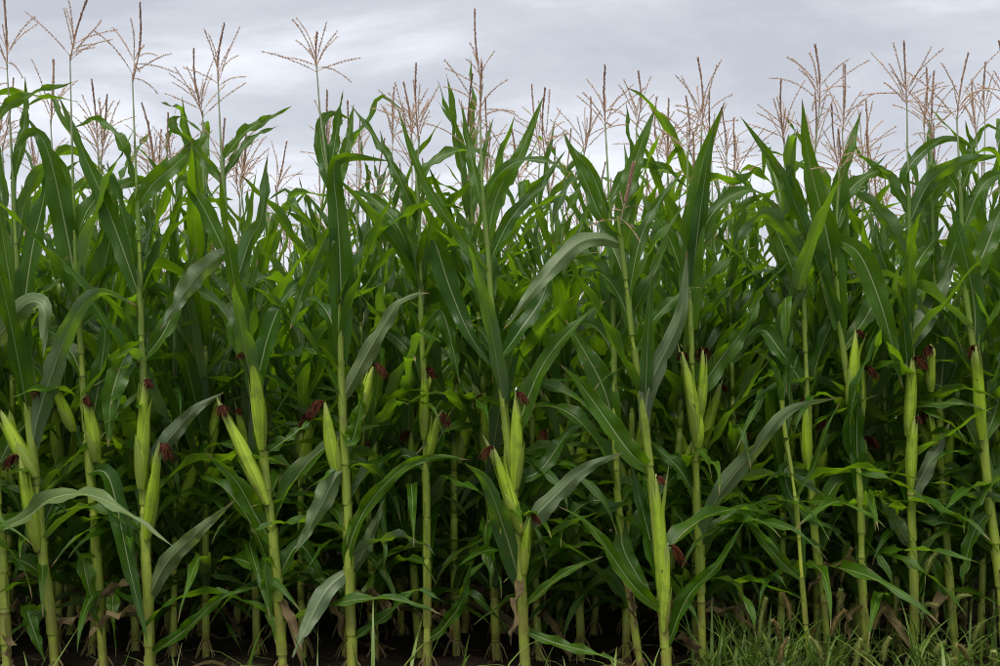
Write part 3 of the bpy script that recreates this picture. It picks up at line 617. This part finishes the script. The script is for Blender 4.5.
ALLP = []
NICK = ['two-ear leaning plant', 'left-edge plant', 'slim-shoot plant', 'big-ear plant', 'far-leaning-ear plant', 'folded-leaf plant', 'thin-stalk plant', 'red-silk plant', 'nearest plant', 'slim leaning plant', 'ear-cluster plant', 'leggy shoot', 'open-tassel plant', 'pointed-leaf plant', 'stacked-ear plant', 'bare-stemmed plant', 'right-edge plant']
NX = sorted((P(*d['path'][4 if len(d['path']) > 4 else 2], d['Y']).x / d['Y'], n_) for d, n_ in zip(FRONT, NICK))
for d in FRONT:
    rng = random.Random(900 + d['seed']); Y = d['Y']; k = d['k']
    b = P(*d['path'][0], Y); b.z = 0
    root = empty('corn_plant', b, d['label'], 'corn plant', 'corn plants standing along the near edge of the field')
    lean = rng.uniform(-.05, .08)
    pts = [P(px, py, Y) for px, py in d['path']]; pts[0].z = 0.0
    hgt = pts[-1].z
    pts = [Vector((p.x, p.y + lean * max(0, p.z / hgt) ** 2, p.z)) - b for p in pts]
    pts = [pts[0] + (pts[0] - pts[1]).normalized() * 0.08] + pts
    st = Stalk(pts, k * .84, not d['tassel'])
    def onstalk(py): return st.at(CAM_H - (py - HZ) / FPX * Y)
    # collars of the traced leaves are the nodes
    zs = sorted(CAM_H - (l[0][0][1] - HZ) / FPX * Y for l in d['leaves'])
    nodes = []
    z = 0.10
    for q in zs + [hgt]:
        while q - z > 0.24: z += 0.16 + rng.uniform(-.02, .02); nodes.append(z)
        if q < hgt and (not nodes or q - 0.13 - nodes[-1] > 0.05): nodes.append(q - 0.13); z = q - 0.13
    nodes = [n for n in sorted(nodes) if n < hgt - 0.25]
    add('stalk', st.mesh(nodes), root)
    for pl, wpx, roll, tw, dep, *fl_ in d['leaves']:
        zc_ = CAM_H - (pl[0][1] - HZ) / FPX * Y; c0 = st.at(zc_)
        n = len(pl); ctl = [c0]
        for i in range(1, n):
            t = i / (n - 1); ctl.append(P(pl[i][0], pl[i][1], Y + lean * (zc_ / hgt) ** 2 + dep * t ** 1.2 + rng.uniform(-.02, .02)) - b)
        cl, ln = catmull(ctl, 28); T = tangents(cl); wd = []
        r0 = math.radians(roll + rng.uniform(-8, 8)) * rng.choice((1, 1, -1))
        if zc_ < 1.0 and fl_ != ['u']:                     # below eye height the upper side tilts towards the sky
            tm_ = T[11]; v_ = (cl[11] + b - Vector((0, 0, CAM_H))).normalized(); w0_ = tm_.cross(v_).normalized(); b_ = w0_.cross(tm_)
            best = None
            for sg in (1, -1):
                for fl2 in (1, -1):
                    nn = ((w0_ * math.cos(r0 * sg) + b_ * math.sin(r0 * sg)) * fl2).cross(tm_)
                    if nn.y < 0 and (best is None or nn.z > best[0]): best = (nn.z, sg)
            if best: r0 *= best[1]
        r1 = math.radians(tw + rng.uniform(-10, 15)) * rng.choice((1, -1))
        for i in range(28):
            vdir = (cl[i] + b - Vector((0, 0, CAM_H))).normalized(); W0 = T[i].cross(vdir)
            if W0.length < 0.2 and wd: W0 = wd[-1]
            W0.normalize(); B = W0.cross(T[i]); r = r0 + r1 * (i / 27 - 0.3)
            wd.append((W0 * math.cos(r) + B * math.sin(r)).normalized())
        mid = wd[11].cross(T[11])
        up_ = mid.z + (0.25 if mid.y < 0 else -0.25)
        if up_ < 0: wd = [-x for x in wd]
        if fl_ and fl_[0] == 'u' and wd[11].cross(T[11]).y < 0: wd = [-x for x in wd]
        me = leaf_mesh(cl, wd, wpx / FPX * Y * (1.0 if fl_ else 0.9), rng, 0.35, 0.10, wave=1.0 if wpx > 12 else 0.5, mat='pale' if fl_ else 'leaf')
        lf = add('leaf', me, root)
        az_ = math.atan2(cl[4].y - c0.y, cl[4].x - c0.x)
        add('sheath', sheath_mesh(st, zc_ - 0.13, zc_ + 0.004, az_), lf)
    # further leaves that point away from the road, at heights between the traced ones
    for q in range(d['fill']):
        away = q % 3 != 2
        zc_ = (0.30 + 1.45 * (q + rng.uniform(.1, .9)) / max(1, d['fill'])) if away else rng.uniform(.95, 1.5)
        if away: az_ = math.pi / 2 + rng.uniform(-1.3, 1.3); args = (rng.uniform(.5, .8), math.radians(rng.uniform(50, 75)), math.radians(rng.uniform(-75, 10)), rng.uniform(.7, 1.8), rng.uniform(.07, .095))
        else: az_ = rng.choice((-math.pi / 2 + rng.uniform(-.9, .9), rng.uniform(-.4, .4), math.pi + rng.uniform(-.4, .4))); args = (rng.uniform(.5, .75), math.radians(rng.uniform(60, 84)), math.radians(rng.uniform(0, 72)), rng.uniform(1.3, 2.5), rng.uniform(.05, .085))
        me = natural_leaf(st.at(zc_), az_, *args, rng, rng.uniform(-1.2, 1.2), rng.uniform(-.5, .5))
        lf = add('leaf', me, root); add('sheath', sheath_mesh(st, zc_ - 0.13, zc_ + 0.004, az_), lf)
    for (bx, by, tx, ty, R, sd_) in d['ears']:
        fr_ = rng.uniform(-.06, -.02); base = P(bx, by, Y - .015) - b; tip = P(tx, ty, Y + fr_) - b
        s = {'l': Vector((-.5, -.4, 0)), 'r': Vector((.5, -.4, 0)), 'd': Vector((.9, -.3, -.5)), 'n': Vector((.1, .5, 0))}[sd_]
        build_ear(root, base, tip, R * rng.uniform(.76, .92), rng, s)
    if d['tassel']:
        kk = dict(nbr=rng.randint(8, 12), blen=rng.uniform(.19, .25), openness=rng.uniform(.9, 1.25), droop=rng.uniform(.3, 1.2)); kk.update(d['tk'])
        build_tassel(root, st.at(hgt - 0.03), P(*d['tassel'], Y + lean) - b, rng, True, **kk)
    if k > .6:
        for q in range(4):
            zc_ = rng.uniform(.2, .85); az_ = rng.choice((rng.uniform(-.3, 1.2), rng.uniform(1.9, 3.4), math.pi / 2))
            me = natural_leaf(st.at(zc_), az_, rng.uniform(.35, .65), math.radians(rng.uniform(20, 66)), math.radians(rng.uniform(-85, 10)), rng.uniform(.8, 1.8), rng.uniform(.042, .064), rng, rng.uniform(-1.2, 1.2), rng.uniform(-.5, .5), 20, 1.1)
            lf = add('leaf', me, root); add('sheath', sheath_mesh(st, zc_ - 0.11, zc_ + 0.004, az_), lf)
        for q in range(rng.choice((1, 2, 2))):
            me = natural_leaf(st.at(rng.uniform(.12, .42)), rng.uniform(0, 6.28), rng.uniform(.18, .38), math.radians(rng.uniform(10, 50)), math.radians(rng.uniform(-100, -70)), rng.uniform(.4, .9), rng.uniform(.02, .045), rng, rng.uniform(-2.5, 2.5), rng.uniform(-1, 1), 14, 1.6, mat='dry')
            add('dry_leaf', me, root)
        for q in range(6):
            a = q * 1.05 + rng.uniform(-.3, .3); p0 = st.at(.05 + rng.uniform(0, .03)); ro = rstalk(0, k)
            pp = [p0 + Vector((math.cos(a), math.sin(a), 0)) * (ro * .8 + f * .045) + Vector((0, 0, -.11 * f ** 1.4)) for f in (0, .35, .7, 1)]
            Vr, Fr, Ur = tube(pp, [.0035, .0033, .003, .0025], 5); add('brace_root', new_mesh('brace_root', Vr, Fr, Ur, ('root',)), root)

# ------------------------------------------------------------------ plants of the rows behind
def make_proto(seed):
    rng = random.Random(4000 + seed)
    H = rng.uniform(1.98, 2.32); lx, ly = rng.uniform(-.10, .10), rng.uniform(-.10, .10); k = rng.uniform(.68, .86)
    bw = rng.uniform(-.05, .05)
    pts = [Vector((lx * max(0, z / H) ** 1.5 + bw * math.sin(z / H * 3.1), ly * max(0, z / H) ** 1.5, z)) for z in (-.06, .3, .8, 1.3, 1.8, H)]
    st = Stalk(pts, k); parts = []
    root = empty('corn_plant', (0, 0, 0), '', 'corn plant')
    nodes = []; z = .09; i = 0; gap = rng.uniform(.145, .17)
    while z < 1.74: nodes.append(z); z += gap * rng.uniform(.88, 1.12) * (0.52 if z < .8 else 0.82)
    seg = []; zz = .07
    while zz < H - .3: seg.append(zz); zz += rng.uniform(.15, .19)
    add('stalk', st.mesh(seg, 8, True, rng), root)
    az0 = rng.uniform(0, 6.28); n = len(nodes)
    for i, z in enumerate(nodes):
        f = i / (n - 1); zc_ = z + gap * .8; az_ = az0 + (i % 2) * math.pi + rng.uniform(-.45, .45) + i * .08
        if i < 2: 
            if rng.random() < .6: continue
            me = natural_leaf(st.at(z + .1), az_, rng.uniform(.3, .5), math.radians(rng.uniform(10, 40)), math.radians(rng.uniform(-95, -70)), rng.uniform(.5, 1), rng.uniform(.04, .06), rng, rng.uniform(-2, 2), rng.uniform(-.6, .6), 14, 1.6, mat='dry')
            add('dry_leaf', me, root); continue
        if f > .72:
            ln = rng.uniform(.45, .72); th0 = rng.uniform(50, 82); th1 = th0 - rng.choice((rng.uniform(3, 18), rng.uniform(5, 30), rng.uniform(20, 90))); wd_ = rng.uniform(.034, .054); p = rng.uniform(1.2, 2.4)
        elif f > .35:
            ln = rng.uniform(.75, .98); th0 = rng.uniform(46, 80); th1 = th0 - rng.choice((rng.uniform(4, 22), rng.uniform(8, 40), rng.uniform(30, 110))); wd_ = rng.uniform(.052, .078); p = rng.uniform(.8, 1.9)
        else:
            ln = rng.uniform(.55, .88); th0 = rng.uniform(32, 62); th1 = rng.choice((rng.uniform(-88, -40), rng.uniform(-40, 25))); wd_ = rng.uniform(.046, .070); p = rng.uniform(.7, 1.7)
        kink = rng.uniform(.4, .75) if rng.random() < .28 else None
        me = natural_leaf(st.at(min(zc_, H - .1)), az_, ln, math.radians(th0), math.radians(rng.uniform(-75, 5) if kink else th1), p, wd_, rng, rng.choice((0.2, 1, 1, 1.6)) * rng.uniform(-1.3, 1.3), rng.uniform(-.35, .35), 22, 1.1, kink)
        add('leaf', me, root)
    for q in range(5):                       # more upright blades in the upper half
        zc_ = rng.uniform(1.0, 1.58); th0 = rng.uniform(48, 82)
        me = natural_leaf(st.at(zc_), rng.uniform(0, 6.28), rng.uniform(.45, .72), math.radians(th0), math.radians(th0 - rng.uniform(5, 60)), rng.uniform(1.2, 2), rng.uniform(.045, .07), rng, rng.uniform(-1, 1), rng.uniform(-.3, .3), 18, 1.0)
        add('leaf', me, root)
    for q in range(11):                      # leaves of low side shoots
        zc_ = rng.uniform(.15, .95); az_ = rng.uniform(0, 6.28)
        me = natural_leaf(st.at(zc_), az_, rng.uniform(.55, .85), math.radians(rng.uniform(25, 68)), math.radians(rng.uniform(-88, -15)), rng.uniform(.8, 1.8), rng.uniform(.048, .070), rng, rng.uniform(-1.3, 1.3), rng.uniform(-.8, .8), 18, 1.2)
        add('leaf', me, root)
    for q in range(rng.choice((1, 1, 2, 2))):
        i = n // 2 - q; z = nodes[i] + .02; az_ = az0 + (i % 2) * math.pi + rng.uniform(-.4, .4); c = st.at(z); dv = Vector((math.cos(az_), math.sin(az_), 0))
        base = c + dv * .018; L_ = rng.uniform(.22, .30); tilt = rng.uniform(.12, .42)
        build_ear(root, base, base + (dv * math.sin(tilt) + Vector((0, 0, math.cos(tilt)))) * L_, rng.uniform(.018, .023), rng)
    c = st.at(H - .03); a = rng.uniform(0, 6.28); le = rng.uniform(0, .06)
    build_tassel(root, c, c + Vector((math.cos(a) * le, math.sin(a) * le, rng.uniform(.24, .32))), rng, False, nbr=rng.randint(7, 13), blen=rng.uniform(.17, .24), openness=rng.uniform(.7, 1.2), droop=rng.uniform(.2, 1.2))
    return root
def copy_tree(o, parent=None):
    c = o.copy(); COL.objects.link(c); c.parent = parent
    for ch in KIDS[o.name]: copy_tree(ch, c)
    return c
NP = 18
protos = [make_proto(s) for s in range(NP)]
KIDS = {o.name: [] for o in COL.objects}
for o in COL.objects:
    if o.parent: KIDS[o.parent.name].append(o)

ROWLAB = {1: ('corn plant of the second row, partly hidden between the front stalks', 'corn plants of the second row'),
          2: ('corn plant of the third row, seen in gaps between nearer corn leaves', 'corn plants of the third row')}
ROWP = {}; rng = random.Random(77); used = set(); last = -1; count = 0
ROWS = [(1, 4.10), (2, 4.58), (3, 5.18), (4, 5.85), (5, 6.55), (6, 7.3), (7, 8.05), (8, 8.8)]
for r, Y in ROWS:
    sp = (0.17, 0.155, 0.18, 0.20, 0.21, 0.22, 0.23, 0.24)[r - 1]
    hw = Y * .515 + (.75 if r < 4 else .45); x = -hw + rng.uniform(0, sp)
    while x < hw:
        pi = rng.randrange(NP)
        if pi == last: pi = (pi + 1 + rng.randrange(NP - 1)) % NP
        last = pi; pr = protos[pi]
        if pi in used: o = copy_tree(pr)
        else: o = pr; used.add(pi)
        o.location = (x, Y + rng.uniform(-.05, .05), rng.uniform(-.02, 0)); s = rng.uniform(.90, 1.05)
        o.scale = (s, s, s * rng.uniform(.97, 1.04)); o.rotation_euler = (rng.uniform(-.05, .05), rng.uniform(-.06, .06), rng.uniform(0, 6.283))
        ROWP.setdefault(r, []).append(o)
        lb, gp = ROWLAB.get(r, ('corn plant deep in the field, glimpsed beyond the third row', 'corn plants deep in the field'))
        o['label'] = lb; o['group'] = gp; count += 1
        x += sp * rng.uniform(.8, 1.2)
for i, x in enumerate((-2.75, -2.52, -2.28, 2.30, 2.55, 2.8)):      # the near edge goes on past both sides of the photograph
    o = copy_tree(protos[(i * 5 + 2) % NP]); o.location = (x, 3.72 + .04 * x + rng.uniform(-.04, .04), 0); o.scale = (1, 1, 1); o.rotation_euler = (0, 0, rng.uniform(0, 6.28))
    o['label'] = 'near edge corn plant past the %s side of the photo, %s' % ('left' if x < 0 else 'right', ('farthest out', 'middle one', 'closest to the frame')[i if i < 3 else 5 - i]); o['group'] = 'near edge corn plants past the photo sides'
for r, word in ((1, 'second'), (2, 'third')):
    gaps = {}
    for o in ROWP[r]:
        a = o.location.x / o.location.y; gaps.setdefault(sum(1 for q in NX if q[0] < a), []).append(o)
    for gi, os_ in gaps.items():
        os_.sort(key=lambda o: o.location.x / o.location.y)
        where = 'left of the ' + NX[0][1] if gi == 0 else ('right of the ' + NX[-1][1] if gi == len(NX) else 'between %s and %s' % (NX[gi - 1][1], NX[gi][1]))
        for i, o in enumerate(os_):
            pos = '' if len(os_) == 1 else (', left one', ', right one')[i] if len(os_) == 2 else ', ' + ('first', 'second', 'third', 'fourth', 'fifth', 'sixth', 'seventh', 'eighth', 'ninth', 'tenth', 'eleventh', 'twelfth')[i] + ' from left'
            o['label'] = '%s-row corn plant %s%s' % (word, where, pos)
print('row plants', count)

# ------------------------------------------------------------------ weeds and litter
def blade(V, F, base, az, ln, th0, th1, w_, rng, n=6):
    p = Vector(base); o = len(V); hx = Vector((math.sin(az), -math.cos(az), 0))
    for i in range(n):
        t = i / (n - 1); th = th0 + (th1 - th0) * t; hw = w_ * .5 * (1 - t ** 1.6) + .0003
        V += [p - hx * hw, p + hx * hw]; p = p + Vector((math.cos(az) * math.cos(th), math.sin(az) * math.cos(th), math.sin(th))) * (ln / (n - 1))
    for i in range(n - 1): F.append((o + 2 * i, o + 2 * i + 1, o + 2 * i + 3, o + 2 * i + 2))
rng = random.Random(5); V, F = [], []
for q in range(1500):
    x = rng.uniform(.75, 2.5) if q < 1150 else rng.uniform(-2.4, 2.4); y = 3.62 + abs(rng.gauss(0, .17)) if q < 1150 else rng.uniform(2.6, 3.62)
    dens = noise.noise(Vector((x * 2.4, y * 2.4, 9))) 
    if q < 1150 and (dens < -.22 or (1.75 < x < 2.05 and rng.random() < .6)): continue
    blade(V, F, (x, y, gh(x, y) - .01), rng.uniform(0, 6.28), rng.uniform(.08, .18) if rng.random() < .5 else rng.uniform(.18, .42), math.radians(rng.uniform(45, 88)), math.radians(rng.uniform(-60, 60)), rng.choice((rng.uniform(.005, .012), rng.uniform(.009, .02))), rng)
o = add('grass', new_mesh('grass', V, F, None, ('grass',))); o['kind'] = 'stuff'; o['label'] = 'green weedy grass along the field edge, bottom right'; o['category'] = 'grass'

def foxtail(px, py0, py1, Y, lean, ripe, label, seed, hl=.075):
    rng = random.Random(seed); x = (px - 500) / FPX * Y; b = Vector((x - lean, Y, gh(x - lean, Y)))
    top = P(px, py0, Y) - b; hb = P(px - lean * 80, py1, Y) - b
    root = empty('foxtail', b, label, 'foxtail', 'foxtails at the field edge')
    pts, _ = catmull([Vector((0, 0, -.01)), Vector((hb.x * .3, 0, hb.z * .5)), hb], 8)
    Vs, Fs, Us = tube(pts, [.0016] * 8, 5); add('stem', new_mesh('stem', Vs, Fs, Us, ('grass',)), root)
    nod = hb + Vector(((top - hb).x * 1.2 + rng.uniform(-.02, .02) + lean * .9, rng.uniform(-.02, .01), (top - hb).z * 1.1))
    hp, ln = catmull([hb, hb.lerp(nod, .5) + Vector((-lean * .15, 0, .010)), nod], 12)
    Vh, Fh = [], []; T = tangents(hp); v, f, u = tube(hp, [.0055 * math.sin(3.1416 * (.10 + .89 * i / 11)) ** .7 + .0003 for i in range(12)], 7); Vh += v; Fh += f
    for q in range(700):
        t = rng.random(); i = min(10, int(t * 11)); p = hp[i].lerp(hp[i + 1], t * 11 - i); a = rng.uniform(0, 6.28)
        r = Vector((math.cos(a), math.sin(a), 0)); r = (r - T[i] * r.dot(T[i])).normalized(); rr = .0065 * math.sin(3.1416 * (.10 + .89 * t)) ** .7
        s_ = p + r * rr * .7; d_ = (T[i] * .8 + r).normalized(); e_ = s_ + d_ * rng.uniform(.008, .017); wv = d_.cross(T[i]).normalized() * .0010; n0 = len(Vh)
        Vh += [s_ - wv, s_ + wv, e_]; Fh.append((n0, n0 + 1, n0 + 2))
    add('seed_head', new_mesh('seed_head', Vh, Fh, None, ('foxtail_ripe' if ripe else 'foxtail',)), root)
    for q in range(3):
        Vb, Fb = [], []; t = rng.uniform(.1, .6); blade(Vb, Fb, pts[int(t * 7)], rng.uniform(0, 6.28), rng.uniform(.12, .22), math.radians(rng.uniform(55, 75)), math.radians(rng.uniform(-40, 10)), .008, rng, 9)
        add('blade', new_mesh('blade', Vb, Fb, None, ('grass',)), root)
FX = [(760, 602, 640, 3.66, .02, 0, 'thick pale green foxtail head at the left end of the weeds'),
      (858, 642, 668, 3.45, .02, 0, 'bright green foxtail head cut by the bottom photo edge'),
      (842, 551, 582, 3.85, .01, 1, 'tall brown foxtail head between the two middle right stalks'),
      (876, 610, 630, 3.70, .03, 1, 'tan foxtail head bent to the right below mid-height'),
      (849, 607, 622, 3.80, .03, 1, 'short tan foxtail head behind the bent one'),
      (878, 604, 624, 3.95, -.01, 0, 'upright green foxtail head beside the stalk of the pointed-leaf plant'),
      (893, 596, 622, 3.90, .0, 0, 'slim green foxtail head just left of the stacked-ear plant'),
      (898, 600, 617, 3.98, .02, 0, 'small green foxtail head leaning against its slim neighbour'),
      (928, 553, 575, 3.80, .03, 0, 'green foxtail head high between the two right stalks'),
      (958, 596, 604, 3.72, .06, 0, 'pale foxtail head arching over right in front of the bare-stemmed plant'),
      (926, 605, 609, 3.82, .05, 0, 'cream foxtail head hooked over beside the stacked-ear plant'),
      (937, 643, 658, 3.66, .03, 0, 'low green foxtail head at the foot of the bare-stemmed plant'),
      (944, 659, 668, 3.58, .02, 0, 'golden foxtail tip at the bottom edge'),
      (993, 653, 668, 3.56, .0, 0, 'pale foxtail tip in the bottom right corner'),
      (812, 628, 640, 3.80, .02, 1, 'tan foxtail head near the foot of the leggy shoot'),
      (778, 622, 640, 3.75, -.02, 1, 'brownish foxtail head right of the thick pale one'),
      (967, 646, 662, 3.62, -.02, 1, 'dull tan foxtail head leaning left near the right corner'),
      (748, 605, 622, 3.95, -.02, 1, 'small tan foxtail head at the dark edge of the weeds'),
      (788, 596, 622, 3.72, -.03, 1, 'tan foxtail head leaning left before the leggy shoot'),
      (833, 612, 636, 3.66, .03, 1, 'broad tan foxtail head at the foot of the open-tassel plant'),
      (838, 592, 615, 3.78, -.01, 0, 'pale green foxtail head above the broad tan one'),
      (820, 640, 662, 3.55, -.03, 0, 'yellow-green foxtail head low below the leggy shoot'),
      (886, 640, 662, 3.52, .03, 0, 'yellow-green foxtail head leaning right at the bottom edge'),
      (782, 640, 664, 3.55, .03, 1, 'dull brown foxtail head low beside the thick pale one'),
      (975, 622, 642, 3.75, .02, 0, 'green foxtail head in front of the right-edge plant')]
for i, a in enumerate(FX): foxtail(*a, seed=i + 50)

# dead leaves and stubble on the soil
rng = random.Random(12); V, F = [], []
for q in range(450):
    x = rng.uniform(-4, 4); y = 3.4 + rng.random() ** 1.5 * 5; a = rng.uniform(0, 6.28); ln = rng.uniform(.06, .3); w_ = rng.uniform(.006, .03); n = 7; o = len(V)
    p = Vector((x, y, gh(x, y) + .012)); hx = Vector((math.sin(a), -math.cos(a), 0)); cu = rng.uniform(-3, 3)
    for i in range(n):
        t = i / (n - 1); hw = w_ * .5 * math.sin(.25 + 2.7 * t); tl = cu * t
        wv = (hx * math.cos(tl) + Vector((0, 0, 1)) * math.sin(tl)) * hw
        zz = Vector((0, 0, .018 * math.sin(t * 5 + q) + .015)); V += [p - wv + zz, p + wv + zz]; p = p + Vector((math.cos(a), math.sin(a), 0)) * (ln / n); p.z = gh(p.x, p.y) + .004; a += rng.uniform(-.2, .2)
    for i in range(n - 1): F.append((o + 2 * i, o + 2 * i + 1, o + 2 * i + 3, o + 2 * i + 2))
o = add('crop_residue', new_mesh('crop_residue', V, F, None, ('dry',))); o['kind'] = 'stuff'; o['label'] = 'brown dead leaf scraps scattered on the dark soil'; o['category'] = 'litter'
V, F = [], []
for q in range(1500):
    x = rng.uniform(-4, 4); y = rng.uniform(3.3, 8); s = rng.uniform(.006, .028); c = Vector((x, y, gh(x, y) + s * .2)); o = len(V)
    for dx, dy, dz in ((1, 0, 0), (-1, 0, 0), (0, 1, 0), (0, -1, 0), (0, 0, .8), (0, 0, -.8)): V.append(c + Vector((dx * s * rng.uniform(.6, 1.2), dy * s * rng.uniform(.6, 1.2), dz * s * rng.uniform(.5, 1))))
    for a, b_ in ((0, 2), (2, 1), (1, 3), (3, 0)): F += [(o + a, o + b_, o + 4), (o + b_, o + a, o + 5)]
o = add('soil_clods', new_mesh('soil_clods', V, F, None, ('soil',))); o['kind'] = 'stuff'; o['label'] = 'small crumbly clods of dark soil between the stalks'; o['category'] = 'soil'

# curled dead leaves and cut stubs one can tell apart along the edge
for i, (px, py, ln, az_, lab) in enumerate([(118, 660, .22, .3, 'curled cream dead leaf at the foot of the big-eared plant'), (372, 655, .20, 2.6, 'pale curled dead leaf by the folded-leaf plant'), (600, 640, .24, .2, 'withered yellow leaf sprig lying left of the nearest plant')]):
    rng = random.Random(300 + i); Y = 3.72; x = (px - 500) / FPX * Y; b = Vector((x, Y, gh(x, Y)))
    root = empty('dead_leaf', b, lab, 'leaf', 'dead leaves along the field edge')
    add('blade', natural_leaf((0, 0, .005), az_, ln, 1.0, -1.1, .8, .045, rng, 2.0, .8, 16, 1.6, mat='dry'), root)
